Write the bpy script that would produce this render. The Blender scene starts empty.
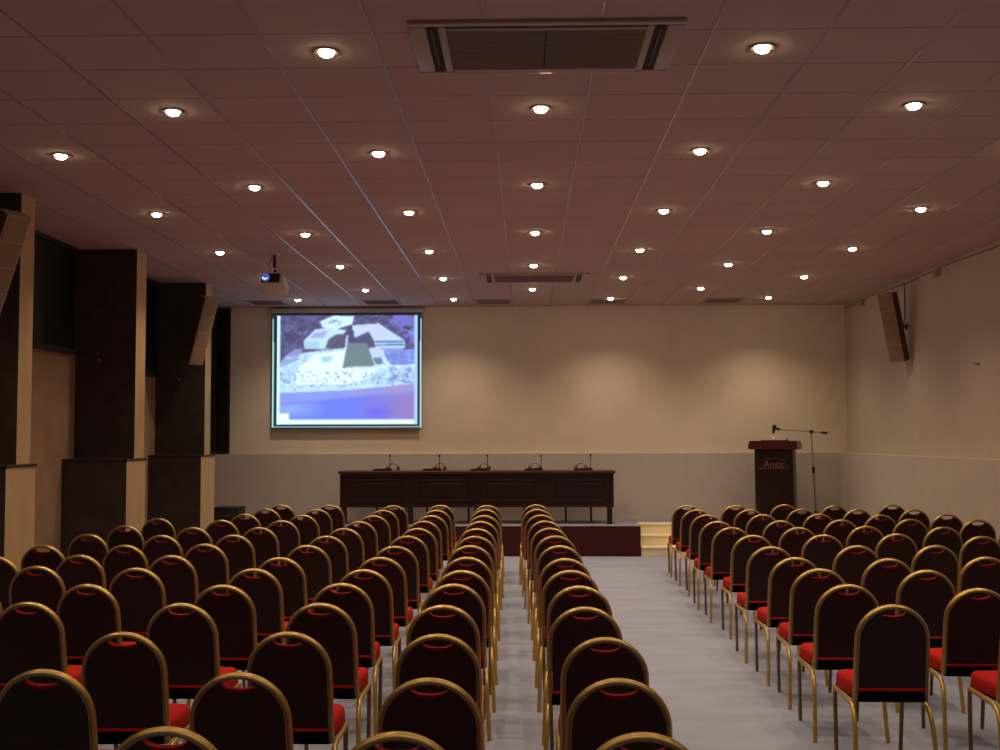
import bpy, bmesh, math, random
import numpy as np
from mathutils import Vector, Matrix
random.seed(7)
rng = np.random.default_rng(3)
S = bpy.context.scene
C = S.collection
PI = math.pi

# ------------------------------------------------------------------ materials
def srgb(r, g, b):
    f = lambda c: (c/12.92 if c <= .04045 else ((c+.055)/1.055)**2.4)
    return (f(r/255), f(g/255), f(b/255), 1)

def mat(name, col, rough=.6, metal=0, noise=0, scale=20, bump=0, bscale=200, spec=.5, coat=0, emit=None, estr=0, col2=None, stretch=(1,1,1), sheen=0):
    m = bpy.data.materials.new(name); m.use_nodes = True
    nt = m.node_tree; b = nt.nodes['Principled BSDF']
    if len(col) == 3: col = (*col, 1)
    b.inputs['Base Color'].default_value = col
    b.inputs['Roughness'].default_value = rough
    b.inputs['Metallic'].default_value = metal
    b.inputs['Specular IOR Level'].default_value = spec
    b.inputs['Coat Weight'].default_value = coat
    b.inputs['Sheen Weight'].default_value = sheen
    tc = nt.nodes.new('ShaderNodeTexCoord')
    mp = nt.nodes.new('ShaderNodeMapping'); mp.inputs['Scale'].default_value = stretch
    nt.links.new(tc.outputs['Object'], mp.inputs['Vector'])
    if noise or col2:
        n = nt.nodes.new('ShaderNodeTexNoise'); n.inputs['Scale'].default_value = scale; n.inputs['Detail'].default_value = 5
        nt.links.new(mp.outputs[0], n.inputs['Vector'])
        mx = nt.nodes.new('ShaderNodeMix'); mx.data_type = 'RGBA'
        if col2 is None:
            c1 = tuple(c*(1-noise) for c in col[:3])+(1,); c2 = tuple(min(1, c*(1+noise)) for c in col[:3])+(1,)
        else:
            c1, c2 = col, (*col2, 1) if len(col2) == 3 else col2
        mx.inputs[6].default_value = c1; mx.inputs[7].default_value = c2
        r = nt.nodes.new('ShaderNodeMapRange'); r.inputs[1].default_value = .3; r.inputs[2].default_value = .7
        nt.links.new(n.outputs[0], r.inputs[0]); nt.links.new(r.outputs[0], mx.inputs[0])
        nt.links.new(mx.outputs[2], b.inputs['Base Color'])
    if bump:
        n2 = nt.nodes.new('ShaderNodeTexNoise'); n2.inputs['Scale'].default_value = bscale; n2.inputs['Detail'].default_value = 3
        nt.links.new(mp.outputs[0], n2.inputs['Vector'])
        bp = nt.nodes.new('ShaderNodeBump'); bp.inputs['Strength'].default_value = bump; bp.inputs['Distance'].default_value = .01
        nt.links.new(n2.outputs[0], bp.inputs['Height']); nt.links.new(bp.outputs[0], b.inputs['Normal'])
    if emit:
        b.inputs['Emission Color'].default_value = emit if len(emit) == 4 else (*emit, 1)
        b.inputs['Emission Strength'].default_value = estr
    return m

M = {}
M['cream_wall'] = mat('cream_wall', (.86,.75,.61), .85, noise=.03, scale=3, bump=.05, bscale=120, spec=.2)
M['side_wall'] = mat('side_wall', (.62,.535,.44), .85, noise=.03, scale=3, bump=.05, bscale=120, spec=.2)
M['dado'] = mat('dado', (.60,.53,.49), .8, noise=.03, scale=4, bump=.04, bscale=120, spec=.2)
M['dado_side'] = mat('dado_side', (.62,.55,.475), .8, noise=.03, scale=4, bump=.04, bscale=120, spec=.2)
M['tan'] = mat('tan_plaster', (.56,.39,.215), .8, scale=3, col2=(.46,.31,.17), bump=.1, bscale=60, spec=.2, stretch=(1,1,.4))
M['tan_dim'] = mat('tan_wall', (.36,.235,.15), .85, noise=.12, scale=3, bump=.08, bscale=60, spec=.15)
M['dark_brown'] = mat('dark_brown_and_shade', (.055,.040,.035), .75, noise=.2, scale=5, bump=.05, bscale=80, spec=.15)  # brown of small parts; on pillar base fronts it paints their shade
M['pillar_top'] = mat('shaded_pillar_face', (.058,.044,.039), .75, noise=.2, scale=5, bump=.05, bscale=80, spec=.15)  # unlit front of the shaft, its shade put into the colour
M['black_glass'] = mat('dark_window_glass', (.012,.014,.013), .35, noise=.2, scale=4, spec=.4)
M['black_frame'] = mat('dark_window_frame', (.02,.018,.016), .6)
M['t_bar'] = mat('ceiling_t_bar', (.42,.34,.31), .25, metal=0, spec=1.0)
M['black'] = mat('black_plastic', (.012,.011,.011), .5, noise=.1)
M['white_plastic'] = mat('white_plastic', (.62,.56,.5), .5, noise=.03)
M['ac_plastic'] = mat('ceiling_unit_plastic', (.44,.34,.31), .5, noise=.03)
M['ac_grille'] = mat('ceiling_unit_grille', (.17,.115,.095), .7, noise=.1, scale=60)
M['dark_slot'] = mat('dark_slot', (.02,.014,.012), .7)
M['vent_dark'] = mat('vent_slats', (.40,.31,.27), .6, noise=.05)
M['gold'] = mat('gold_metal', (.46,.295,.08), .38, metal=.75, noise=.06, scale=30, spec=.5)
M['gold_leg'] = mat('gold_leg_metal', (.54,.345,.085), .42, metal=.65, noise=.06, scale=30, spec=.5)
M['frame_lip'] = mat('shaded_frame_lip', (.21,.145,.085), .45, metal=.35, noise=.06, scale=30)  # rear faces of the gold tube, darkened in colour as unlit
M['shaded_leg'] = mat('shaded_gold_leg', (.20,.115,.055), .45, metal=.5, noise=.06, scale=30)  # gold front legs with the shade under the seat put into the colour
M['red_edge'] = mat('dark_red_edge', (.25,.012,.015), .85, noise=.12, scale=40, spec=.08)
M['red'] = mat('red_upholstery', (.43,.016,.013), .85, noise=.12, scale=40, bump=.15, bscale=400, spec=.08)
M['back_dark'] = mat('dark_burgundy_upholstery', (.024,.0085,.0085), .6, noise=.2, scale=30, bump=.1, bscale=400, spec=.25)
M['seat_under'] = mat('seat_base_and_shade', (.005,.003,.003), .9, noise=.1, spec=.03)  # seat board, and the painted shade below the backrest
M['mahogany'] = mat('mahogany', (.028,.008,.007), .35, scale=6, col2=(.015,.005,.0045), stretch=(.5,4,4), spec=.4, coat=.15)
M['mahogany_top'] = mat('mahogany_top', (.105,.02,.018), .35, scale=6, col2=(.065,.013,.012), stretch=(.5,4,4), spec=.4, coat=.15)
M['stage_face'] = mat('burgundy_stage_front', (.055,.010,.013), .7, noise=.12, scale=8, spec=.2)
M['stage_top'] = mat('stage_carpet', (.29,.29,.36), .95, noise=.08, scale=60, bump=.2, bscale=300, spec=.1)
M['cream_step'] = mat('cream_step', (.90,.76,.52), .7, noise=.05, scale=5)
M['steel'] = mat('brushed_steel', (.35,.32,.29), .4, metal=.8, noise=.05)
M['wood_light'] = mat('light_speaker_grille', (.30,.20,.13), .7, noise=.1, scale=80, bump=.2, bscale=250)
M['speaker_body'] = mat('speaker_body', (.42,.30,.20), .6, noise=.08)
M['speaker_dark'] = mat('speaker_shaded_side', (.09,.065,.05), .6, noise=.08)  # shade on the cabinet's side and back, painted as a darker colour
M['orange_pad'] = mat('headphone_pad', (.20,.05,.025), .6, noise=.1)
M['head_band'] = mat('headphone_band', (.10,.045,.03), .5, noise=.1)
M['paper'] = mat('paper', (.92,.82,.62), .8, noise=.03)
M['gold_print'] = mat('gold_print', (.24,.11,.055), .5, noise=.05)
M['bulb'] = mat('lamp_glow', (1,.9,.7), .5, emit=(1,.84,.56), estr=36)
M['fix_ring'] = mat('downlight_ring', (.22,.15,.12), .4, metal=.5)
M['cable'] = mat('cable_grey', (.22,.17,.14), .6)
M['led'] = mat('indicator_light', (.8,.3,.2), .5, emit=(1,.5,.38), estr=.6)
M['lens'] = mat('projector_lens', (.02,.03,.08), .1, emit=(.10,.2,.8), estr=.5, spec=.8)
M['lens_white'] = mat('projector_lens_glint', (.6,.7,.9), .2, emit=(.6,.8,1), estr=1.2)

def ceiling_material():
    m = bpy.data.materials.new('ceiling_tiles'); m.use_nodes = True
    nt = m.node_tree; b = nt.nodes['Principled BSDF']; b.inputs['Roughness'].default_value = .9; b.inputs['Specular IOR Level'].default_value = .15
    g = nt.nodes.new('ShaderNodeNewGeometry'); sx = nt.nodes.new('ShaderNodeSeparateXYZ'); nt.links.new(g.outputs['Position'], sx.inputs[0])
    def line(sock, off, pitch, w):
        a = nt.nodes.new('ShaderNodeMath'); a.operation = 'SUBTRACT'; a.inputs[1].default_value = off - 100*pitch; nt.links.new(sock, a.inputs[0])
        d = nt.nodes.new('ShaderNodeMath'); d.operation = 'DIVIDE'; d.inputs[1].default_value = pitch; nt.links.new(a.outputs[0], d.inputs[0])
        f = nt.nodes.new('ShaderNodeMath'); f.operation = 'FRACT'; nt.links.new(d.outputs[0], f.inputs[0])
        s = nt.nodes.new('ShaderNodeMath'); s.operation = 'PINGPONG'; s.inputs[1].default_value = .5; nt.links.new(f.outputs[0], s.inputs[0])
        c = nt.nodes.new('ShaderNodeMath'); c.operation = 'LESS_THAN'; c.inputs[1].default_value = w/pitch/2; nt.links.new(s.outputs[0], c.inputs[0])
        return c.outputs[0], d.outputs[0]
    ly, dy = line(sx.outputs[1], 6.025, .572, .014)
    lx, dx = line(sx.outputs[0], -.208, .608, .012)
    # slight tone change from tile to tile
    fx = nt.nodes.new('ShaderNodeMath'); fx.operation = 'FLOOR'; nt.links.new(dx, fx.inputs[0])
    fy = nt.nodes.new('ShaderNodeMath'); fy.operation = 'FLOOR'; nt.links.new(dy, fy.inputs[0])
    cb = nt.nodes.new('ShaderNodeCombineXYZ'); nt.links.new(fx.outputs[0], cb.inputs[0]); nt.links.new(fy.outputs[0], cb.inputs[1])
    wn = nt.nodes.new('ShaderNodeTexWhiteNoise'); nt.links.new(cb.outputs[0], wn.inputs['Vector'])
    mx0 = nt.nodes.new('ShaderNodeMix'); mx0.data_type = 'RGBA'
    mx0.inputs[6].default_value = (.535,.405,.365,1); mx0.inputs[7].default_value = (.57,.435,.39,1); nt.links.new(wn.outputs[0], mx0.inputs[0])
    mmax = nt.nodes.new('ShaderNodeMath'); mmax.operation = 'MAXIMUM'; nt.links.new(lx, mmax.inputs[0]); nt.links.new(ly, mmax.inputs[1])
    mx = nt.nodes.new('ShaderNodeMix'); mx.data_type = 'RGBA'; nt.links.new(mmax.outputs[0], mx.inputs[0])
    nt.links.new(mx0.outputs[2], mx.inputs[6]); mx.inputs[7].default_value = (.34,.245,.22,1)
    nt.links.new(mx.outputs[2], b.inputs['Base Color'])
    return m
M['ceiling'] = ceiling_material()

def carpet_material():
    m = mat('grey_carpet', (.305,.315,.42), .95, noise=.05, scale=1.6, bump=.25, bscale=350, spec=.08)
    nt = m.node_tree; b = nt.nodes['Principled BSDF']
    src = b.inputs['Base Color'].links[0].from_socket
    g = nt.nodes.new('ShaderNodeNewGeometry'); sx = nt.nodes.new('ShaderNodeSeparateXYZ'); nt.links.new(g.outputs['Position'], sx.inputs[0])
    # brushed pile: streaks running across the room
    mp = nt.nodes.new('ShaderNodeMapping'); mp.inputs['Scale'].default_value = (1.0, 3.2, 1); nt.links.new(g.outputs['Position'], mp.inputs['Vector'])
    n = nt.nodes.new('ShaderNodeTexNoise'); n.inputs['Scale'].default_value = 1.3; n.inputs['Detail'].default_value = 6; nt.links.new(mp.outputs[0], n.inputs['Vector'])
    r = nt.nodes.new('ShaderNodeMapRange'); r.inputs[1].default_value = .3; r.inputs[2].default_value = .7; r.inputs[3].default_value = .9; r.inputs[4].default_value = 1.07
    nt.links.new(n.outputs[0], r.inputs[0])
    d = nt.nodes.new('ShaderNodeMath'); d.operation = 'DIVIDE'; d.inputs[1].default_value = 2.0; nt.links.new(sx.outputs[1], d.inputs[0])
    f = nt.nodes.new('ShaderNodeMath'); f.operation = 'FRACT'; nt.links.new(d.outputs[0], f.inputs[0])
    l = nt.nodes.new('ShaderNodeMath'); l.operation = 'LESS_THAN'; l.inputs[1].default_value = .006; nt.links.new(f.outputs[0], l.inputs[0])
    k = nt.nodes.new('ShaderNodeMath'); k.operation = 'MULTIPLY_ADD'; k.inputs[1].default_value = -.18; nt.links.new(l.outputs[0], k.inputs[0]); nt.links.new(r.outputs[0], k.inputs[2])
    h = nt.nodes.new('ShaderNodeVectorMath'); h.operation = 'SCALE'; nt.links.new(src, h.inputs[0]); nt.links.new(k.outputs[0], h.inputs['Scale'])
    nt.links.new(h.outputs[0], b.inputs['Base Color'])
    return m
M['carpet'] = carpet_material()

# ------------------------------------------------------------------ mesh helpers
def box(bm, x0, x1, y0, y1, z0, z1, bevel=0, seg=2):
    r = bmesh.ops.create_cube(bm, size=1)
    vs = r['verts']
    for v in vs:
        v.co = Vector(((x0+x1)/2+v.co.x*(x1-x0), (y0+y1)/2+v.co.y*(y1-y0), (z0+z1)/2+v.co.z*(z1-z0)))
    if bevel:
        es = list({e for v in vs for e in v.link_edges})
        bmesh.ops.bevel(bm, geom=es, offset=bevel, segments=seg, affect='EDGES', profile=.5)
def cyl(bm, p0, p1, r0, r1=None, n=16, caps=True):
    r1 = r0 if r1 is None else r1
    p0, p1 = Vector(p0), Vector(p1); d = p1-p0
    mtx = Matrix.Translation((p0+p1)/2) @ d.to_track_quat('Z', 'Y').to_matrix().to_4x4()
    bmesh.ops.create_cone(bm, cap_ends=caps, segments=n, radius1=r0, radius2=r1, depth=d.length, matrix=mtx)
def sweep(bm, pts, ra, rb=None, n=8, up=Vector((1,0,0)), cap=True):
    """tube along pts; ra = half-size along 'up' side, rb = half-size across"""
    rb = rb or ra
    pts = [Vector(p) for p in pts]; rings = []
    for i, p in enumerate(pts):
        t = (pts[min(i+1, len(pts)-1)]-pts[max(i-1, 0)]).normalized()
        a = (up - t*up.dot(t))
        a = a.normalized() if a.length > 1e-5 else t.orthogonal().normalized()
        b = t.cross(a)
        rings.append([bm.verts.new(p + a*ra*math.cos(2*PI*k/n) + b*rb*math.sin(2*PI*k/n)) for k in range(n)])
    for r0, r1 in zip(rings, rings[1:]):
        for k in range(n):
            bm.faces.new((r0[k], r0[(k+1) % n], r1[(k+1) % n], r1[k]))
    if cap:
        bm.faces.new(rings[0][::-1]); bm.faces.new(rings[-1])
def prism(bm, outline, fn, t0, t1):
    """closed 2D outline extruded between t0 and t1; fn(u, v, t) -> point"""
    a = [bm.verts.new(fn(u, v, t0)) for u, v in outline]; b = [bm.verts.new(fn(u, v, t1)) for u, v in outline]
    n = len(outline)
    f0 = bm.faces.new(a[::-1]); f1 = bm.faces.new(b)
    for i in range(n): bm.faces.new((a[i], a[(i+1) % n], b[(i+1) % n], b[i]))
    bmesh.ops.triangulate(bm, faces=[f0, f1])
def lathe(bm, prof, centre, n=20):
    cx, cy, cz = centre; rings = []
    for r, z in prof:
        rings.append([bm.verts.new((cx+r*math.cos(2*PI*k/n), cy+r*math.sin(2*PI*k/n), cz+z)) for k in range(n)])
    for a, b in zip(rings, rings[1:]):
        for k in range(n): bm.faces.new((a[k], a[(k+1) % n], b[(k+1) % n], b[k]))
    bm.faces.new(rings[0][::-1]); bm.faces.new(rings[-1])
def obj(name, bm, m, parent=None, smooth=False, mats=None):
    bmesh.ops.recalc_face_normals(bm, faces=bm.faces[:])
    me = bpy.data.meshes.new(name); bm.to_mesh(me); bm.free()
    for x in (mats or [m]): me.materials.append(M[x] if isinstance(x, str) else x)
    if smooth:
        for p in me.polygons: p.use_smooth = True
        me.set_sharp_from_angle(angle=math.radians(40))
    o = bpy.data.objects.new(name, me); C.objects.link(o)
    if parent: o.parent = parent
    return o
def B(): return bmesh.new()
def tag(o, label, cat, group=None):
    o['label'] = label; o['category'] = cat
    if group: o['group'] = group
    return o
def thing(name, label, cat, loc=(0,0,0), rot=(0,0,0), group=None):
    o = bpy.data.objects.new(name, None); o.empty_display_size = .1; C.objects.link(o)
    o.location = loc; o.rotation_euler = rot
    return tag(o, label, cat, group)
def struct(name, bm, m, mats=None, smooth=False):
    o = obj(name, bm, m, mats=mats, smooth=smooth); o['kind'] = 'structure'; return o
def dup(root, loc, rot, label):
    r = root.copy(); C.objects.link(r); r.location = loc; r.rotation_euler = rot; r['label'] = label
    for ch in list(root.children):
        c = ch.copy(); C.objects.link(c); c.parent = r
        for g in list(ch.children):
            d = g.copy(); C.objects.link(d); d.parent = c
    return r
ORD = ['first','second','third','fourth','fifth','sixth','seventh','eighth','ninth','tenth','eleventh','twelfth','thirteenth','fourteenth','fifteenth']

# ------------------------------------------------------------------ room shell
XL, XR, YB, YN, H = -5.12, 5.22, 18.82, -3.0, 3.956
b = B(); box(b, XL-.2, XR+.2, YN-.2, YB+.2, -.15, .018); struct('floor', b, 'carpet')
b = B(); box(b, XL-.2, XR+.2, YN-.2, YB+.2, H, H+.15); struct('ceiling', b, 'ceiling')
b = B(); box(b, XL-.2, XR+.2, YB, YB+.2, 0, H); struct('wall_back', b, 'cream_wall')
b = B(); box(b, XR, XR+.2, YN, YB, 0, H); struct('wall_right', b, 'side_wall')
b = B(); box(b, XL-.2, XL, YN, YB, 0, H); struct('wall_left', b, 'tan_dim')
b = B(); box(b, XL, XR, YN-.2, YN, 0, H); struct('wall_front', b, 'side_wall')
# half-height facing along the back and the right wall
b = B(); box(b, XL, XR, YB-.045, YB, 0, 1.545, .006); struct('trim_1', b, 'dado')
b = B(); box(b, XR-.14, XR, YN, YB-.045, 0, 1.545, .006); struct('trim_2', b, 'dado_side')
# long glossy runners of the ceiling grid, slightly proud of the tiles
b = B(); k = -8
while k <= 8:
    x = -.208+.608*k
    if XL+.05 < x < XR-.05: box(b, x-.009, x+.009, YN+.05, YB-.02, H-.004, H+.001)
    k += 1
struct('trim_3', b, 't_bar')

# dark high windows in the bays of the left wall
for n, (y0, y1, z0) in enumerate([(5.5, 9.70, 2.76), (10.25, 12.80, 2.76), (13.30, 15.76, 2.66), (16.3, 18.7, 1.56)], 1):
    w = B(); box(w, XL, XL+.03, y0, y1, z0, H-.01)
    wo = struct('window_%d' % n, w, 'black_glass')
    f = B(); t = .035
    box(f, XL, XL+.06, y0, y1, z0-.02, z0+t); box(f, XL, XL+.06, y0, y1, H-t-.01, H-.01)
    for yy in (y0, y0+(y1-y0)/2-t/2, y1-t): box(f, XL, XL+.06, yy, yy+t, z0+t, H-t-.01)
    obj('window_frame', f, 'black_frame', wo)
w = B(); box(w, XL+.01, -4.87, YB-.03, YB, 1.55, H-.01)
wo = struct('window_5', w, 'black_glass')
f = B(); box(f, -4.90, -4.86, YB-.05, YB, 1.55, H-.01); box(f, XL+.01, -4.9, YB-.05, YB, 1.55, 1.60); obj('window_frame', f, 'black_frame', wo)

# ------------------------------------------------------------------ pillars along the left wall
def tri_box(bm, x0, x1, y0, y1, z0, z1):
    """box whose -Y face takes material 1"""
    n0 = len(bm.faces); box(bm, x0, x1, y0, y1, z0, z1)
    bm.faces.ensure_lookup_table(); bm.normal_update()
    for f in bm.faces[n0:]:
        if f.normal.y < -.9: f.material_index = 1
PILLARS = [(9.93, 10.21, 9.67, 10.26, 'nearest pillar on the left, its shaded front cut by the photo edge'),
           (12.95, 13.28, 12.62, 13.25, 'middle pillar with shaded front and tan side, without a speaker'),
           (15.79, 16.08, 15.53, 16.22, 'farthest pillar with speaker, beside the dark strip of the back wall')]
for y0, y1, by0, by1, lab in PILLARS:
    t = thing('pillar', lab, 'pillar', (-4.78, (y0+y1)/2, 0), group='pillars along the left wall')
    cy = (y0+y1)/2
    s = B(); tri_box(s, XL+4.78, -4.43+4.78, y0-cy, y1-cy, 1.57, H); obj('shaft', s, 'tan', t, mats=['tan','pillar_top'])
    s = B(); tri_box(s, XL+4.78, -4.40+4.78, by0-cy, by1-cy, .018, 1.55); obj('base', s, 'tan', t, mats=['tan','dark_brown'])  # base front carries painted shade
    s = B(); box(s, XL+4.78, -4.39+4.78, by0-cy-.012, by1-cy+.012, 1.55, 1.572, .004); obj('ledge', s, 'dark_slot', t)

def hook(loc, axis, lab):
    t = thing('wall_hook', lab, 'hook', loc, group='small wall hooks')
    ax = Vector(axis)
    s = B(); cyl(s, ax*0, ax*.012, .022, n=14); obj('plate', s, 'steel', t, True)
    s = B(); sweep(s, [ax*.01, ax*.045, ax*.06+Vector((0,0,.008)), ax*.06+Vector((0,0,.03))], .006, up=Vector((.3,.3,1))); obj('peg', s, 'steel', t, True)
hook((-4.84, 12.95, 2.68), (0,-1,0), 'small metal hook on the front of the middle pillar')
hook((-4.79, 15.79, 2.61), (0,-1,0), 'small metal hook on the front of the farthest pillar')
hook((XR, 13.34, 2.63), (-1,0,0), 'small metal hook on the bare right wall')

# ------------------------------------------------------------------ stage with burgundy front and cream steps
FZ = .018
stage = thing('stage', 'low stage with burgundy front board and cream steps along the back wall', 'stage', (0, 17.4, 0))
b = B(); box(b, XL+.01, XR-.145, .76, YB-.05-17.4, FZ, .47); box(b, XL+.01, 1.71, .02, .76, FZ, .47); box(b, 3.2, XR-.145, .02, .76, FZ, .47)
obj('deck', b, 'stage_top', stage)
b = B(); box(b, -4.2, 1.72, -.005, .02, FZ, .468, .004); obj('front_board', b, 'stage_face', stage)
b = B(); box(b, 3.19, XR-.145, -.005, .02, FZ, .468, .004); obj('front_board', b, 'stage_face', stage)
for i, (y, z) in enumerate([(.0, .157), (.25, .315), (.50, .470)]):
    ox = 2.455
    b = B(); box(b, ox-.725, ox+.725, y+.012, .755, max(FZ, z-.157), z-.025); stp = obj('step', b, 'cream_step', stage)
    b = B(); box(b, ox-.725, ox+.725, y-.006, .755, z-.025, z, .006); obj('tread', b, 'cream_step', stp)

t = thing('equipment_case', 'low black case on the stage beside the last pillar', 'case', (-4.5, 17.78, .47))
b = B(); box(b, -.30, .11, -.22, .22, .0, .24, .015); obj('body', b, 'black', t, True)
b = B(); box(b, -.31, .12, -.23, .23, .24, .27, .008); obj('lid', b, 'black', t, True)
b = B(); sweep(b, [(-.17,-.22,.14),(-.17,-.245,.15),(-.02,-.245,.15),(-.02,-.22,.14)], .007); obj('handle', b, 'steel', t, True)

# ------------------------------------------------------------------ long conference table on the stage
TX0, TX1 = -2.85, 1.33
TY = 17.75
tab = thing('conference_table', 'long dark mahogany table with panelled front on the stage', 'table', ((TX0+TX1)/2, TY+.3, .47))
hw = (TX1-TX0)/2
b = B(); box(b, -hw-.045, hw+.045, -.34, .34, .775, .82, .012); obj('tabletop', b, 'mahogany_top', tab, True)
def panel_front():
    b = B()
    box(b, -hw, hw, -.285, -.26, .26, .775)
    pw = 2*hw/4
    for k in range(4):
        x0, x1 = -hw+k*pw+.10, -hw+(k+1)*pw-.10
        z0, z1 = .35, .69
        for (a0, a1, c0, c1) in ((x0, x1, z0, z0+.03), (x0, x1, z1-.03, z1), (x0, x0+.03, z0, z1), (x1-.03, x1, z0, z1)):
            box(b, a0, a1, -.302, -.285, c0, c1, .006, 2)
        box(b, x0+.07, x1-.07, -.293, -.285, z0+.06, z1-.06, .005, 1)
    box(b, -hw, hw, -.297, -.285, .26, .29, .004); box(b, -hw, hw, -.295, -.285, .73, .775, .004)
    return b
obj('front_panel', panel_front(), 'mahogany', tab, True)
for sx in (-1, 1):
    b = B(); box(b, sx*hw-.02 if sx < 0 else hw-.02, sx*hw+.02 if sx < 0 else hw+.02, -.29, .29, .26, .775, .004); obj('side_panel', b, 'mahogany', tab)
for x in (TX0+.045, -1.78, -.76, .26, TX1-.045):
    b = B(); cx = x-(TX0+TX1)/2; box(b, cx-.04, cx+.04, -.29, -.21, 0, .30, .006); obj('leg', b, 'mahogany', tab)
for x in (-2.36, -1.9, -1.57, -.91, -.03, .63, 1.03):
    b = B(); cx = x-(TX0+TX1)/2; cyl(b, (cx, .26, 0), (cx, .26, .78), .016, n=10); obj('leg', b, 'black', tab, True)['label'] = 'thin black metal leg'

TOP = .47+.82
mic_lab = ['leftmost','second','middle','fourth','rightmost']
def make_mic(label):
    t = thing('gooseneck_microphone', label, 'microphone', group='microphones on the table')
    b = B(); prism(b, [(-.27,0),(.03,0),(.03,.03),(-.02,.04),(-.25,.028)], lambda u, v, q: Vector((u, q, v)), -.07, .07); obj('base', b, 'black', t)
    b = B(); cyl(b, (0,0,.03), (0,0,.045), .018, n=12); sweep(b, [(0,0,.04),(0,0,.10),(.001,-.004,.16),(0,-.012,.215)], .0055, n=8); obj('gooseneck', b, 'black', t, True)
    b = B(); lathe(b, [(.006,0),(.013,.006),(.015,.022),(.012,.036),(.004,.042)], (0,-.014,.212), 12); obj('microphone_head', b, 'black', t, True)
    return t
def make_headset(label):
    t = thing('headphones', label, 'headphones', group='headphones on the table')
    b = B(); sweep(b, [(.085*math.cos(a), 0, .02+.085*math.sin(a)) for a in np.linspace(0, PI, 17)], .010, .006, up=Vector((0,1,0))); obj('headband', b, 'head_band', t, True)
    for s in (-1, 1):
        b = B(); cyl(b, (s*.055,0,.04), (s*.095,0,.035), .034, .036, n=16); cyl(b, (s*.095,0,.035), (s*.108,0,.034), .036, .022, n=16); obj('ear_cup', b, 'orange_pad', t, True)
    return t
mics = [-2.095,-1.33,-.592,.235,.994]; hss = [-2.048,-1.322,-.643,.142,.848]
m0 = h0 = None
HS_LAB = ['headphones with orange-brown cups at the leftmost microphone', 'headphones with orange-brown cups at the second microphone from the left',
          'headphones at the middle microphone on the table', 'headphones at the fourth microphone from the left', 'headphones at the rightmost microphone, left of its stem']
for k in range(5):
    lm = ('black gooseneck microphone, %s of five on the stage table' % mic_lab[k]) if k in (0, 2, 4) else 'black gooseneck microphone, %s from the left on the stage table' % mic_lab[k]
    lh = HS_LAB[k]
    ml = (mics[k]*17.9/17.75, TY+.16, TOP); hl = (hss[k]*18.12/17.75, TY+.36, TOP)
    if k == 0:
        m0 = make_mic(lm); m0.location = ml; h0 = make_headset(lh); h0.location = hl; h0.rotation_euler = (0,0,.1)
    else:
        dup(m0, ml, (0,0,0), lm); dup(h0, hl, (0,0,random.uniform(-.35,.35)), lh)

# ------------------------------------------------------------------ lectern
lec = thing('lectern', 'dark mahogany lectern with gold emblem on the stage', 'lectern', (3.865, 17.95, .47), (0,0,math.radians(-20)))
b = B(); box(b, -.29, .29, -.18, .22, .06, 1.14, .008); obj('body', b, 'mahogany', lec, True)
b = B(); box(b, -.32, .32, -.21, .25, 0, .06, .01); obj('plinth', b, 'mahogany', lec, True)
b = B(); box(b, -.235, .235, -.190, -.178, .16, 1.06, .004); obj('front_panel', b, 'mahogany', lec)
b = B(); prism(b, [(-.34,1.14),(-.375,1.155),(-.375,1.185),(-.35,1.27),(.35,1.27),(.375,1.185),(.375,1.155),(.34,1.14)], lambda u, v, q: Vector((u, q, v)), -.27, .29)
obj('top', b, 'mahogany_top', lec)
cu = bpy.data.curves.new('emblem', 'FONT'); cu.body = 'Antic'; cu.size = .155; cu.extrude = .002; cu.align_x = 'CENTER'; cu.shear = .15
tmp = bpy.data.objects.new('emblem_text', cu); C.objects.link(tmp)
dg = bpy.context.evaluated_depsgraph_get(); dg.update()
me = bpy.data.meshes.new_from_object(tmp.evaluated_get(dg)); bpy.data.objects.remove(tmp)
b = B(); b.from_mesh(me)
bmesh.ops.transform(b, matrix=Matrix.Translation((0,-.194,.86)) @ Matrix.Rotation(PI/2, 4, 'X'), verts=b.verts[:])
sweep(b, [(.19*math.cos(a), -.194, .93+.075*math.sin(a)) for a in np.linspace(PI*.85, PI*.12, 14)], .004, .003, n=6, up=Vector((0,1,0)))
sweep(b, [(x, -.194, .835+.012*math.cos(x*6)) for x in np.linspace(-.2, .2, 10)], .004, .003, n=6, up=Vector((0,1,0)))
sweep(b, [(-.20,-.194,.835),(-.215,-.194,.87),(-.19,-.194,.90)], .004, .003, n=6, up=Vector((0,1,0)))
sweep(b, [(.20,-.194,.835),(.22,-.194,.88),(.19,-.194,.92)], .004, .003, n=6, up=Vector((0,1,0)))
obj('emblem', b, 'gold_print', lec)
bk = thing('open_book', 'open pale booklet lying on top of the lectern', 'book', (3.862, 17.955, .47+1.27), (0, 0, math.radians(-20)))
b = B()
for s in (-1, 1):
    prism(b, [(0,.030),(s*.05,.060),(s*.12,.064),(s*.185,.056),(s*.185,.010),(0,.010)], lambda u, v, q: Vector((u, q, v)), -.13, .13)
obj('pages', b, 'paper', bk)
b = B(); box(b, -.195, .195, -.14, .14, 0, .011); obj('cover', b, 'dark_brown', bk)

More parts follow.
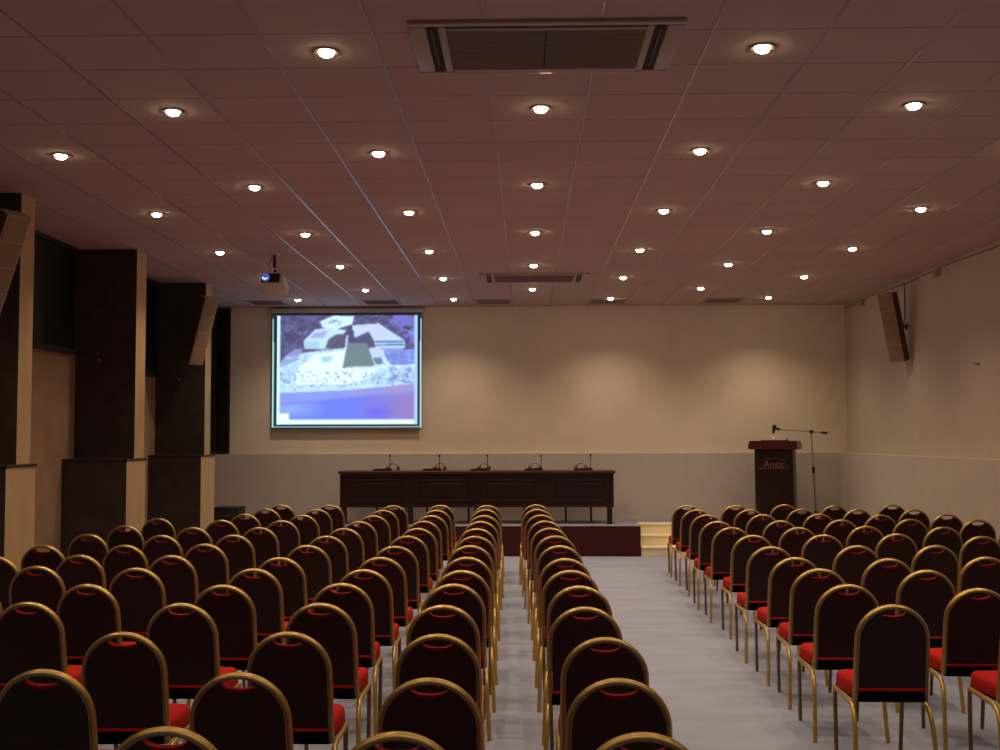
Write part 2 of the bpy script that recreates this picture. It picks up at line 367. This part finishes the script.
# ------------------------------------------------------------------ microphone stand
ms = thing('microphone_stand', 'tall boom microphone stand right of the lectern', 'microphone stand', (4.53, 18.15, .47))
b = B(); cyl(b, (-.0,0,.12), (-.03,0,.82), .013, n=12); obj('pole', b, 'steel', ms, True)
b = B(); cyl(b, (-.03,0,.80), (-.055,0,1.405), .0095, n=12); obj('upper_pole', b, 'steel', ms, True)
b = B(); cyl(b, (-.028,0,.76), (-.031,0,.86), .022, n=14); obj('clutch', b, 'black', ms, True)
b = B(); cyl(b, (-.055,-.03,1.41), (-.055,.03,1.41), .028, n=14); obj('boom_clamp', b, 'black', ms, True)
b = B(); sweep(b, [(-.56,-.02,1.448),(-.055,0,1.412),(.16,0,1.392)], .008, n=10, up=Vector((0,1,0))); obj('boom', b, 'steel', ms, True)
b = B(); cyl(b, (.10,0,1.398), (.19,0,1.389), .019, n=12); obj('counterweight', b, 'black', ms, True)
b = B(); cyl(b, (-.55,-.02,1.447), (-.625,-.02,1.468), .018, n=12); cyl(b, (-.635,-.02,1.48), (-.655,-.03,1.385), .032, .016, n=14); lathe(b, [(.012,0),(.03,.012),(.034,.03),(.026,.05),(.008,.058)], (-.632,-.02,1.465), 14); obj('microphone', b, 'black', ms, True)
b = B(); cyl(b, (0,0,.10), (0,0,.17), .024, n=14); obj('tripod_hub', b, 'black', ms, True)
for a in (90, 210, 330):
    b = B(); c, s = math.cos(math.radians(a)), math.sin(math.radians(a)); cyl(b, (c*.015, s*.015, .14), (c*.29, s*.29, .012), .010, n=10); cyl(b, (c*.27, s*.27, .012+.0), (c*.31, s*.31, .012), .012, n=10); obj('leg', b, 'black', ms, True)

# ------------------------------------------------------------------ projection screen with the projected aerial photo
SX0, SX1, SZ0, SZ1, SY = -4.15, -1.70, 1.975, 3.855, 18.74
scr = thing('projection_screen', 'pull-down projection screen showing a blue aerial photo of resort buildings', 'screen', ((SX0+SX1)/2, SY, SZ0))
cx = (SX0+SX1)/2
b = B(); box(b, SX0-.03-cx, SX1+.04-cx, -.045, .06, SZ1-SZ0, H-.04-SZ0, .012); obj('housing', b, 'white_plastic', scr, True)
b = B(); box(b, SX0-.005-cx, SX1+.005-cx, -.014, .012, -.025, .0, .006); obj('bottom_bar', b, 'steel', scr, True)
NX, NZ = 240, 184
PW, PH = 720.0, 560.0                                   # picture drawn on a 720 x 560 sheet, origin top left
uu, vv = np.meshgrid((np.arange(NX+1))/NX*PW, (np.arange(NZ+1))/NZ*PH)
img = np.zeros((NZ+1, NX+1, 3))
def put(mask, col, a=1.0): img[mask] = img[mask]*(1-a) + np.array(col)*a
def poly(pts):
    m = np.zeros(uu.shape, bool); n = len(pts); j = n-1
    for i in range(n):
        xi, yi = pts[i]; xj, yj = pts[j]
        if yi != yj:
            m ^= ((yi > vv) != (yj > vv)) & (uu < (xj-xi)*(vv-yi)/(yj-yi)+xi)
        j = i
    return m
def vnoise(sx, sy, seed):
    r = np.random.default_rng(seed); g = r.random((int(PH/sy)+3, int(PW/sx)+3))
    x, y = uu/sx, vv/sy; xi, yi = x.astype(int), y.astype(int); fx, fy = x-xi, y-yi
    return (g[yi, xi]*(1-fx)+g[yi, xi+1]*fx)*(1-fy)+(g[yi+1, xi]*(1-fx)+g[yi+1, xi+1]*fx)*fy
P = lambda L: poly([(x-125, y-118) for x, y in L])
hill = vnoise(22, 12, 1); hill2 = vnoise(9, 6, 2)
img[:] = np.array((88,84,128))
img += ((hill-.5)*34+(hill2-.5)*22)[..., None]*np.array((.8,.9,1.2))
put((hill2 > .80) & (vv < 190), (125,165,220), .55)
put(P([(640,130),(840,130),(840,300),(770,260),(740,190)]) & (hill > .4), (120,118,215), .8)
put(P([(760,200),(840,220),(840,262)]), (130,150,235), .8)
town = P([(140,400),(190,330),(300,310),(480,290),(840,300),(840,470),(500,498),(140,512)])
put(town, (150,185,240)); nz = vnoise(8, 7, 5); put(town & (nz > .30), (200,236,252), .8)
put(P([(660,300),(835,300),(835,378),(690,380)]), (108,122,215), .85)
put(P([(660,300),(835,300),(835,378),(690,380)]) & (vnoise(10,5,9) > .62), (150,190,245), .6)
put(P([(240,400),(330,320),(470,305),(480,392),(640,392),(600,440),(480,470),(240,470)]), (226,250,253), .93)
put(P([(360,335),(415,330),(410,358),(365,360)]), (150,205,235), .9)
put(P([(355,160),(420,132),(520,136),(510,176),(440,196),(365,190)]), (205,240,250))
put(P([(375,165),(420,150),(470,150),(450,178),(385,184)]) & (vnoise(12,6,4) > .55), (95,115,170), .7)
put(P([(275,255),(330,200),(400,190),(485,205),(400,296),(280,296)]), (190,225,248))
put(P([(395,250),(430,225),(480,222),(470,275),(445,292),(380,294)]), (92,88,118), .95)
put(P([(330,215),(395,205),(375,240),(300,245)]), (160,165,225), .9)
for q in range(3): put(P([(280,262+q*12),(352,262+q*12),(352,266+q*12),(280,266+q*12)]), (95,120,190), .85)
put(P([(510,180),(640,172),(765,255),(765,292),(630,292),(580,215),(515,245)]), (188,222,247))
put(P([(530,186),(630,180),(720,240),(610,246),(590,212),(535,232)]), (206,208,250), .8)
for q in range(6): put(P([(545+q*22,184),(549+q*22,184),(622+q*22,246),(617+q*22,246)]), (150,190,235), .7)
for q in range(2): put(P([(622,258+q*16),(762,256+q*16),(762,264+q*16),(622,266+q*16)]), (75,100,180), .9)
put(P([(580,213),(592,213),(618,262),(616,290),(582,262)]), (82,86,120))
put(P([(495,205),(520,205),(522,262),(490,262)]), (70,80,125), .9)
put(P([(462,385),(484,230),(492,230),(476,385)]), (215,245,252), .9)
put(P([(180,335),(230,298),(275,294),(250,336)]), (150,148,215), .95); put(P([(170,345),(250,337),(262,345),(150,392)]), (120,150,200), .7)
put(P([(488,265),(580,265),(622,384),(464,391)]), (112,132,140)); put(P([(600,290),(640,285),(665,330),(615,335)]), (200,205,245), .9)
put(P([(612,340),(655,340),(660,370),(625,372)]), (90,110,160), .8)
put(P([(655,345),(672,345),(740,420),(720,420)]), (215,240,252), .9); put(P([(480,384),(835,372),(835,384),(480,394)]), (215,242,252), .8)
r2 = np.random.default_rng(11)
for q in range(170):
    x = r2.uniform(145, 830); y = r2.uniform(405, 492-(x-145)*.04); s = r2.uniform(3, 7)
    put(((uu-(x-125))/s)**2+((vv-(y-118))/(s*.8))**2 < 1, (110,150,200) if q % 3 else (80,112,140), .6)
for q in range(70):
    x = r2.uniform(690, 832); y = r2.uniform(385, 462); put((abs(uu-(x-125)) < 6) & (abs(vv-(y-118)-(uu-(x-125))*-.5) < 3), (95,112,200), .6)
beach = P([(135,512),(500,497),(840,463),(840,525),(600,530),(400,545),(135,575)])
put(beach, (132,150,238)); put(beach & (uu > 380), (150,146,215), .6); put(beach & (uu > 540), (166,146,190), .55)
put(P([(135,560),(300,548),(500,525),(840,500),(840,528),(500,545),(135,580)]), (122,132,222), .7)
sea = P([(135,574),(400,545),(600,530),(840,522),(840,645),(135,645)])
put(sea, (104,124,240)); k = np.clip((uu-380)/330, 0, 1)[..., None]
img[sea] = (img*(1-k)+np.array((150,124,186))*k)[sea]
k = np.clip(1-np.hypot((uu-90)/190, (vv-470)/60), 0, 1)[..., None]*.8; img[sea] = (img*(1-k)+np.array((150,185,250))*k)[sea]
k = np.clip(1-np.hypot((uu-510)/90, (vv-490)/50), 0, 1)[..., None]*.7; img[sea] = (img*(1-k)+np.array((100,92,240))*k)[sea]
put((vv > 522) & (vv < 547), (222,250,252)); put((uu > 8) & (uu < 82) & (vv > 490) & (vv < 526), (232,252,246))
put((uu < 37) & (vv > 12), (206,244,250)); put((uu > 686) & (vv > 12), (170,205,246))
blur = img.copy()
for ax in (0, 1, 0, 1): blur = (np.roll(blur, 1, ax)+blur*1.6+np.roll(blur, -1, ax))/3.6
img = blur
# dark margin of the screen and the bright spill at its edge
edge = (uu < 23) | (uu > 700) | (vv < 13) | (vv > 545)
put(edge, (24,46,52)); put((vv < 11), (20,22,34))
put((uu < 5+4*vv/PH) & (vv > 30), (185,240,242), .85); put((uu > 715-4*vv/PH) & (vv > 30), (185,236,244), .85); put(vv > 554, (170,225,240), .7)
img = np.clip(img, 0, 255)/255
lin = np.where(img <= .04045, img/12.92, ((img+.055)/1.055)**2.4)
verts = [( (SX0-cx)+(SX1-SX0)*i/NX, -.004, (SZ1-SZ0)*(1-j/NZ)) for j in range(NZ+1) for i in range(NX+1)]
faces = [(j*(NX+1)+i, (j+1)*(NX+1)+i, (j+1)*(NX+1)+i+1, j*(NX+1)+i+1) for j in range(NZ) for i in range(NX)]
me = bpy.data.meshes.new('projected_picture'); me.from_pydata(verts, [], faces)
ca = me.color_attributes.new('picture', 'FLOAT_COLOR', 'POINT')
ca.data.foreach_set('color', np.concatenate([lin.reshape(-1, 3), np.ones(((NX+1)*(NZ+1), 1))], 1).astype(np.float32).ravel())
pm = bpy.data.materials.new('projected_light'); pm.use_nodes = True
nt = pm.node_tree; bs = nt.nodes['Principled BSDF']; at = nt.nodes.new('ShaderNodeVertexColor'); at.layer_name = 'picture'
nt.links.new(at.outputs[0], bs.inputs['Emission Color']); bs.inputs['Emission Strength'].default_value = 1.15
bs.inputs['Base Color'].default_value = (.05,.05,.05,1); bs.inputs['Roughness'].default_value = .9
me.materials.append(pm)
o = bpy.data.objects.new('projected_picture', me); C.objects.link(o); o.parent = scr
b = B(); box(b, SX0-cx, SX1-cx, 0, .004, 0, SZ1-SZ0); obj('fabric', b, 'black', scr)

# ------------------------------------------------------------------ projector
pj = thing('projector', 'small pale projector hanging from the ceiling left of the screen', 'projector', (-2.95, 13.3, H))
b = B(); cyl(b, (.02,0,-.17), (.02,0,0), .018, n=12); obj('pole', b, 'dark_brown', pj, True)
b = B(); cyl(b, (.02,0,-.018), (.02,0,0), .06, n=16); obj('ceiling_plate', b, 'white_plastic', pj, True)
b = B(); sweep(b, [(-.02,.02,-.2),(-.05,.02,-.14),(-.03,.015,-.07),(.01,.01,-.01)], .006, n=6); obj('cable', b, 'cable', pj, True)
R_ = Matrix.Translation((0,-.1,-.30)) @ Matrix.Rotation(math.radians(-19), 4, 'X')
def pb(name, m, fn, smooth=True):
    b = B(); fn(b); bmesh.ops.transform(b, matrix=R_, verts=b.verts[:]); return obj(name, b, m, pj, smooth)
body = pb('body', 'white_plastic', lambda b: box(b, -.135, .135, 0, .36, -.075, .075, .02, 3))
pb('front_panel', 'black', lambda b: box(b, -.118, .105, -.006, .01, -.06, .055, .006))
pb('lens', 'lens', lambda b: (cyl(b, (-.06,-.03,0), (-.06,.0,0), .046, .05, n=20)))
def glint(b):
    for k in range(5):
        a0 = -2.5+k*.42; box(b, -.06+.03*math.cos(a0)-.008, -.06+.03*math.cos(a0)+.008, -.034, -.030, .03*math.sin(a0)-.008, .03*math.sin(a0)+.008)
pb('lens_glint', 'lens_white', glint, False)
pb('mount_bracket', 'black', lambda b: (box(b, -.05, .09, .05, .2, .075, .09, .004), box(b, .005, .035, .09, .13, .085, .15, .004)))
pb('side_cover', 'white_plastic', lambda b: box(b, .128, .145, .02, .34, -.07, .06, .008))

# ------------------------------------------------------------------ ceiling air-conditioning units, vents, downlights
def make_ac(label):
    t = thing('ceiling_air_conditioner', label, 'air conditioner', group='ceiling air conditioning units')
    w, d = .725, .42
    b = B()
    for (x0, x1, y0, y1) in ((-w, w, -d, -d+.045), (-w, w, d-.05, d), (-w, -w+.09, -d+.06, d-.06), (w-.09, w, -d+.06, d-.06), (-.57, -.53, -d+.06, d-.06), (.53, .57, -d+.06, d-.06), (-.53, .53, d-.085, d-.05), (-.53, .53, -d+.085, -d+.11)):
        box(b, x0, x1, y0, y1, -.022, 0, .005)
    obj('frame', b, 'ac_plastic', t, True)
    b = B(); box(b, -w+.08, w-.08, -d+.05, d-.05, -.008, 0); obj('dark_cavity', b, 'dark_slot', t)
    for x0, x1 in ((-.53, -.004), (.004, .53)):
        b = B(); n = 16
        for k in range(n):
            y = -d+.11+(2*d-.195)*(k+.5)/n; box(b, x0, x1, y-.016, y+.016, -.02, -.012)
        for k in range(14):
            x = x0+(x1-x0)*(k+.5)/14; box(b, x-.004, x+.004, -d+.11, d-.085, -.019, -.011)
        obj('intake_grille', b, 'ac_grille', t)
    for s in (-1, 1):
        b = B(); box(b, s*.605-.004, s*.605+.004, -d+.10, d-.12, -.021, -.008); obj('air_vane', b, 'ac_grille', t)
    b = B(); box(b, -.02, .045, d-.03, d-.015, -.026, -.021, .002); obj('indicator_light', b, 'led', t)
    return t
ac = make_ac('large white ceiling air conditioner cassette nearest the camera'); ac.location = (.115, 6.26, H)
dup(ac, (.117, 15.42, H), (0,0,0), 'ceiling air conditioner cassette near the back wall, between two downlights')

def make_vent(label):
    t = thing('ceiling_vent', label, 'vent', group='ceiling vents before the back wall')
    b = B()
    for (x0, x1, y0, y1) in ((-.3,.3,-.3,-.26),(-.3,.3,.26,.3),(-.3,-.26,-.26,.26),(.26,.3,-.26,.26)): box(b, x0, x1, y0, y1, -.012, 0, .003)
    obj('frame', b, 'vent_dark', t)
    b = B()
    for k in range(13):
        y = -.26+.52*(k+.5)/13; n0 = len(b.verts); box(b, -.26, .26, y-.017, y+.017, -.003, 0)
        b.verts.ensure_lookup_table(); bmesh.ops.rotate(b, verts=b.verts[n0:], cent=(0, y, -.006), matrix=Matrix.Rotation(.5, 3, 'X'))
    for v in b.verts: v.co.z = min(v.co.z-.004, -.0005)
    obj('slats', b, 'vent_dark', t)
    return t
vent_lab = ['square ceiling vent partly hidden behind the projector', 'square ceiling vent above the right part of the screen', 'square ceiling vent near the back wall, just left of the room centre',
            'square ceiling vent near the back wall, just right of the room centre', 'square ceiling vent nearest the right wall']
v0 = None
for k, x in enumerate((-4.09, -2.28, -.50, 1.31, 3.12)):
    if k == 0: v0 = make_vent(vent_lab[0]); v0.location = (x, 18.12, H)
    else: dup(v0, (x, 18.12, H), (0,0,0), vent_lab[k])

def make_downlight(label):
    t = thing('downlight', label, 'downlight', group='recessed ceiling downlights')
    b = B(); n = 24
    prof = [(.075,0),(.074,-.008),(.062,-.009),(.043,-.001)]
    rings = [[b.verts.new((r*math.cos(2*PI*k/n), r*math.sin(2*PI*k/n), z)) for k in range(n)] for r, z in prof]
    for a, c in zip(rings, rings[1:]):
        for k in range(n): b.faces.new((a[k], a[(k+1) % n], c[(k+1) % n], c[k]))
    obj('trim_ring', b, 'fix_ring', t, True)
    b = B(); lathe(b, [(.043,-.002),(.043,-.010),(.037,-.022),(.022,-.030),(.005,-.032)], (0,0,0), 24); obj('bulb', b, 'bulb', t, True)
    return t
COLN = {0:'centre row', 1:'first row right of centre', 2:'second row right of centre', 3:'third row right of centre', -1:'first row left of centre', -2:'second row left of centre', -3:'third row left of centre'}
d0 = None
light_spots = []
for c in range(-3, 4):
    ys = [7.45+2.288*k for k in range(5)] if c % 2 == 0 else [6.31+2.288*k for k in range(6)]
    if abs(c) == 3: ys = ys[1:]
    for k, y in enumerate(sorted(ys, reverse=True)):
        x = .107+1.2155*c
        lab = 'glowing round ceiling downlight, %s from the back wall in the %s' % (ORD[k], COLN[c])
        if d0 is None: d0 = make_downlight(lab); d0.location = (x, y, H)
        else: dup(d0, (x, y, H), (0,0,0), lab)
        light_spots.append((x, y))
# unseen lamps added in the same rows over and behind the camera, without fixtures
for c in range(-3, 4):
    ys = [5.17, 2.88, .6] if c % 2 == 0 else [4.02, 1.73]
    if abs(c) == 3: ys = [6.31]+ys
    light_spots += [(.107+1.2155*c, y) for y in ys]
ld = bpy.data.lights.new('halogen', 'SPOT'); ld.energy = 74; ld.color = (1,.79,.54); ld.spot_size = math.radians(124); ld.spot_blend = 1; ld.shadow_soft_size = .05
ld2 = ld.copy(); ld2.energy = 28
for x, y in light_spots:
    l = bpy.data.objects.new('halogen_lamp', ld if y > 6 else ld2); C.objects.link(l); l.location = (x, y, H-.05)

# ------------------------------------------------------------------ column speakers and the wiring on the right wall
def make_speaker(label):
    t = thing('column_speaker', label, 'speaker', group='column speakers on walls and pillars')
    w, d, h = .115, .07, .475
    b = B(); box(b, -w, w, -d, d, -h, h, .012); 
    b.normal_update()
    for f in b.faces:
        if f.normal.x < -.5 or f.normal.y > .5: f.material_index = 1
    obj('cabinet', b, 'speaker_body', t, mats=['speaker_body','speaker_dark'])
    for k in range(4):
        z0 = -h+.025+k*.2325
        b = B(); box(b, -w+.018, w-.018, -d-.006, -d+.004, z0, z0+.215, .004); obj('grille', b, 'wood_light', t)
    return t
sp = make_speaker('column speaker tilted forward on the farthest left pillar')
sp.location = (-4.41, 15.50, 3.262); sp.rotation_euler = (math.radians(22), 0, math.radians(52))
s2 = dup(sp, (-4.42, 9.50, 3.25), (math.radians(28), 0, math.radians(58)), 'column speaker on the nearest left pillar, cut by the photo edge')
s3 = dup(sp, (4.975, 15.6, 3.275), (math.radians(17), 0, math.radians(-50)), 'column speaker hanging on the bare right wall')
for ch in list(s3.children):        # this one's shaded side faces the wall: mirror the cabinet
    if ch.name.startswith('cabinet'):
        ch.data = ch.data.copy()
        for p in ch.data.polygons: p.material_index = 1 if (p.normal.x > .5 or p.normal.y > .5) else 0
def bracket(owner, world_end, plate_axis):
    """short arm from the back of the speaker to the wall, a part of the speaker"""
    bpy.context.view_layer.update()
    inv = owner.matrix_world.inverted(); e = inv @ Vector(world_end); ax = (inv.to_3x3() @ Vector(plate_axis)).normalized()
    b = B(); sweep(b, [Vector((0,.06,.02)), Vector((0,.10,.02)), e+ax*.02, e], .014, n=8, up=Vector((0,0,1))); cyl(b, e+ax*.012, e, .045, n=14)
    obj('bracket', b, 'black', owner, True)
bracket(sp, (-4.53, 15.79, 3.27), (0,-1,0)); bracket(s2, (-4.60, 9.93, 3.27), (0,-1,0)); bracket(s3, (XR, 15.80, 3.30), (-1,0,0))
b = B(); sweep(b, [(XR-.008, y, H-.05-.012*math.sin(y*2.1)) for y in np.linspace(5, YB-.05, 60)], .008, n=6, up=Vector((0,0,1)))
tag(obj('wiring', b, 'cable', None, True), 'dark cable run along the top of the right wall', 'cable')
b = B(); sweep(b, [(XR-.008, 15.84, H-.06), (XR-.008, 15.84, 3.6), (XR-.008, 15.85, 3.42), (XR-.03, 15.84, 3.34), (XR-.05, 15.80, 3.32)], .008, n=6, up=Vector((0,1,0)))
tag(obj('speaker_cable', b, 'cable', None, True), 'cable dropping from the ceiling to the right wall speaker', 'cable')
for y, lab in ((17.8, 'small junction box high on the right wall, beyond the speaker'), (14.55, 'small junction box high on the right wall, nearer than the speaker')):
    t = thing('junction_box', lab, 'junction box', (XR, y, H-.09), group='junction boxes on the right wall')
    b = B(); box(b, -.035, .004, -.08, .08, -.05, .05, .005); obj('box_body', b, 'speaker_body', t)
    b = B(); box(b, -.042, -.035, -.07, .07, -.042, .042, .003); obj('cover', b, 'speaker_body', t)

# ------------------------------------------------------------------ banquet chairs
AX, AB, AZ = .180, .174, .746           # arch half width, arch rise, springing height (tube centre)
def lean(z): return -.165-.085*(z-.42)/.51
def arch(dx=0, n=26, a0=0, a1=PI):
    return [((AX-dx)*math.cos(a), AZ+(AB-dx)*math.sin(a)) for a in np.linspace(a0, a1, n)]
def pad_outline(inset, dip, zb):
    hw_, rise = AX-inset, AB-inset
    xs = .068; a = math.acos(xs/hw_)
    pts = [(hw_, zb)]+[(hw_*math.cos(t), AZ+rise*math.sin(t)) for t in np.linspace(0, a, 12)]
    z0 = pts[-1][1]; zc = AZ+rise-dip
    pts += [(xs*math.cos(t), z0-(z0-zc)*math.sin(t)**.8) for t in np.linspace(0, PI, 13)[1:-1]]
    pts += [(-x, z) for x, z in pts[:13][::-1]]
    return pts
def flute(bm, pts, ra, rb, up):
    """flat-oval tube with a groove along its outer rear edge"""
    prof = [(1,0),(.95,.6),(.7,1),(.25,1),(-.45,.74),(-.85,.20),(-.92,.08),(-.80,-.02),(-.95,-.12),(-1,-.24),(-1,-.6),(-.8,-.95),(0,-1),(.7,-1),(.95,-.6)]
    pts = [Vector(p) for p in pts]; rings = []
    for i, p in enumerate(pts):
        t = (pts[min(i+1, len(pts)-1)]-pts[max(i-1, 0)]).normalized(); a = (up - t*up.dot(t)).normalized(); b = t.cross(a)
        rings.append([bm.verts.new(p + a*ra*u + b*rb*v) for u, v in prof])
    n = len(prof)
    for r0, r1 in zip(rings, rings[1:]):
        for k in range(n):
            f = bm.faces.new((r0[k], r0[(k+1) % n], r1[(k+1) % n], r1[k])); f.material_index = 1 if 5 <= k <= 11 else 0
    bm.faces.new(rings[0][::-1]); bm.faces.new(rings[-1])
def make_chair(label):
    t = thing('banquet_chair', label, 'chair', group='rows of banquet chairs')
    # seat: thick rounded cushion
    b = B(); rings = []; n = 32
    prof = [(.92,.420),(.98,.424),(1.0,.438),(1.0,.474),(.985,.491),(.93,.504),(.74,.513),(.40,.519),(.05,.521)]
    for s, z in prof:
        ring = []
        for k in range(n):
            a = 2*PI*k/n; c, q = math.cos(a), math.sin(a)
            ux = math.copysign(abs(c)**.32, c); uy = math.copysign(abs(q)**.32, q)
            wd = .182+.008*uy
            ring.append(b.verts.new((ux*wd*s, .055+uy*.215*s, z)))
        rings.append(ring)
    for r0, r1 in zip(rings, rings[1:]):
        for k in range(n): b.faces.new((r0[k], r0[(k+1) % n], r1[(k+1) % n], r1[k]))
    b.faces.new(rings[0][::-1]); b.faces.new(rings[-1])
    seat = obj('seat', b, 'red', t, True)
    b = B(); box(b, -.178, .178, -.162, .25, .416, .432, .004); obj('seat_base', b, 'seat_under', seat)
    # backrest: red front pad, dark rear panel
    b = B(); prism(b, pad_outline(.012, .040, .485), lambda u, v, q: Vector((u, lean(v)+q, v)), -.002, .035)
    back = obj('backrest', b, 'red_edge', t)
    b = B(); prism(b, pad_outline(.012, .052, .49), lambda u, v, q: Vector((u, lean(v)+q, v)), -.012, -.002); obj('back_panel', b, 'back_dark', back)['label'] = 'dark burgundy rear panel'
    b = B(); sweep(b, [(x, lean(.487)-.014, .487) for x in np.linspace(-.172, .172, 6)], .0075, n=8, up=Vector((0,0,1))); obj('piping', b, 'red', back, True)
    b = B(); box(b, -.174, .174, lean(.45)-.010, lean(.45)+.024, .428, .482); obj('rear_shade', b, 'seat_under', t)  # dark box standing in for the shadow at the seat's rear underside
    # gold tube frame
    pts = [(AX+.004, .425)]+[(AX+.002, z) for z in (.50,.62)]+arch()+[(-AX-.002, z) for z in (.62,.50)]+[(-AX-.004, .425)]
    b = B(); flute(b, [(x, lean(z)+.002, z) for x, z in pts], .0155, -.0118, Vector((0,1,0))); obj('back_frame', b, 'gold', t, True, mats=['gold','frame_lip'])
    for s in (-1, 1):
        p = [(s*.184, .240, .408), (s*.186, .10, .406), (s*.189, -.06, .404), (s*.191, -.13, .398), (s*.194, -.175, .374), (s*.197, -.203, .325), (s*.200, -.218, .27), (s*.206, -.238, .13), (s*.211, -.253, FZ)]
        b = B(); sweep(b, p, .0128, .0145, n=10); obj('leg', b, 'gold_leg', t, True)
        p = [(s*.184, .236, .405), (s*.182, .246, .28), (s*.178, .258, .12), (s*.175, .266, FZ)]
        b = B(); sweep(b, p, .0118, .0125, n=10); obj('leg', b, 'shaded_leg', t, True)['label'] = 'shaded front leg'
    return t
# positions measured row by row; x, then the y of each chair's back top
COLS = [
 ('leftmost column beside the pillars', [(-4.01,12.5),(-4.0,11.44),(-3.99,10.44),(-3.94,9.35),(-3.92,8.45)]),
 ('second column from the pillars', [(-3.2,15.03),(-3.21,14.2),(-3.23,13.2),(-3.24,12.22),(-3.25,11.21),(-3.27,10.3),(-3.27,9.35),(-3.33,8.55),(-3.33,7.8),(-3.34,6.88)]),
 ('third column from the pillars', [(-2.55,14.97),(-2.56,14.08),(-2.53,13.03),(-2.58,12.15),(-2.6,11.21),(-2.63,10.34),(-2.64,9.45),(-2.63,8.52),(-2.61,7.69),(-2.61,6.83),(-2.64,6.08),(-2.60,5.14)]),
 ('third column left of the narrow aisle', [(-1.71,14.85),(-1.72,13.89),(-1.71,12.92),(-1.74,12.02),(-1.75,11.08),(-1.77,10.22),(-1.77,9.33),(-1.79,8.37),(-1.81,7.65),(-1.79,6.80),(-1.81,6.04),(-1.80,5.14),(-1.81,4.31)]),
 ('second column left of the narrow aisle', [(-1.11,14.93),(-1.08,13.9),(-1.06,12.92),(-1.07,12.05),(-1.04,11.08),(-1.05,10.22),(-1.05,9.25),(-1.06,8.39),(-1.07,7.6),(-1.10,6.88),(-1.08,6.05),(-1.06,5.15),(-1.06,4.26),(-1.08,3.46)]),
 ('column along the narrow aisle\'s left side', [(-.50,14.87),(-.49,14.0),(-.47,12.9),(-.47,12.0),(-.47,11.05),(-.45,10.18),(-.45,9.3),(-.43,8.39),(-.42,7.55),(-.43,6.85),(-.43,5.98),(-.39,5.1),(-.35,4.17),(-.38,3.41)]),
 ('single column between the two aisles', [(.13,15.0),(.14,14.05),(.17,13.0),(.2,12.07),(.23,11.11),(.26,10.22),(.27,9.29),(.28,8.3),(.29,7.56),(.31,6.76),(.30,5.92),(.34,5.02),(.33,4.17),(.34,3.41)]),
 ('column along the wide aisle\'s right side', [(2.05,14.82),(2.04,13.93),(2.02,13.02),(1.97,11.98),(1.97,11.17),(2.0,10.28),(1.93,9.2),(1.93,8.37),(1.92,7.65),(1.88,6.84),(1.88,6.01)]),
 ('second column right of the wide aisle', [(2.67,14.8),(2.68,13.95),(2.65,13.03),(2.64,12.08),(2.61,11.16),(2.63,10.32),(2.63,9.28),(2.57,8.29),(2.59,7.57),(2.57,6.66),(2.61,5.98)]),
 ('third column right of the wide aisle', [(3.32,14.95),(3.33,14.06),(3.31,13.15),(3.3,12.2),(3.3,11.32),(3.31,10.42),(3.26,9.3),(3.3,8.4),(3.34,7.56)]),
 ('fourth column right of the wide aisle', [(3.91,14.75),(3.97,13.94),(3.95,12.98),(4.05,12.28),(4.01,11.22),(3.96,10.15),(3.98,9.2)]),
 ('column nearest the right wall', [(4.68,14.88),(4.63,13.9),(4.71,13.05),(4.71,12.17),(4.72,11.22)]),
]
c0 = None; total = 0
for cname, lst in COLS:
    for k, (x, y) in enumerate(lst):
        lab = 'gold-framed banquet chair, %s from the stage in the %s' % (ORD[k], cname)
        if len(lab.split()) > 16: lab = lab.replace('gold-framed ', '')
        a = math.radians(random.uniform(-2.0, 2.0)); rot = (0, 0, a)
        if x > 1.5: x += .008
        loc = (x-.25*math.sin(a), y+.25*math.cos(a), 0)          # turned a little about the middle of its back
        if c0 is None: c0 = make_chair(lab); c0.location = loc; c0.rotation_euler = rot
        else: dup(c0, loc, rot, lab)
        total += 1

# ------------------------------------------------------------------ world, camera, colour
wd = bpy.data.worlds.new('World'); S.world = wd; wd.use_nodes = True
wd.node_tree.nodes['Background'].inputs[0].default_value = (.02,.015,.012,1)
yaw, pitch, roll = .02216, .05495, -.0024
cy, sy, cp, sp_ = math.cos(yaw), math.sin(yaw), math.cos(pitch), math.sin(pitch)
F = Vector((-sy*cp, cy*cp, sp_)); Rr = Vector((cy, sy, 0)); U = Rr.cross(F)
c, s = math.cos(roll), math.sin(roll)
R2 = Rr*c+U*s; U2 = U*c-Rr*s
cam = bpy.data.cameras.new('camera'); cam.sensor_width = 36; cam.sensor_fit = 'HORIZONTAL'; cam.lens = 36*1150/1000; cam.clip_end = 100
co = bpy.data.objects.new('camera', cam); C.objects.link(co)
co.matrix_world = Matrix(((R2.x, U2.x, -F.x, 0), (R2.y, U2.y, -F.y, 0), (R2.z, U2.z, -F.z, 1.79), (0,0,0,1)))
S.camera = co
S.view_settings.view_transform = 'Standard'; S.view_settings.look = 'None'; S.view_settings.exposure = 0; S.view_settings.gamma = 1
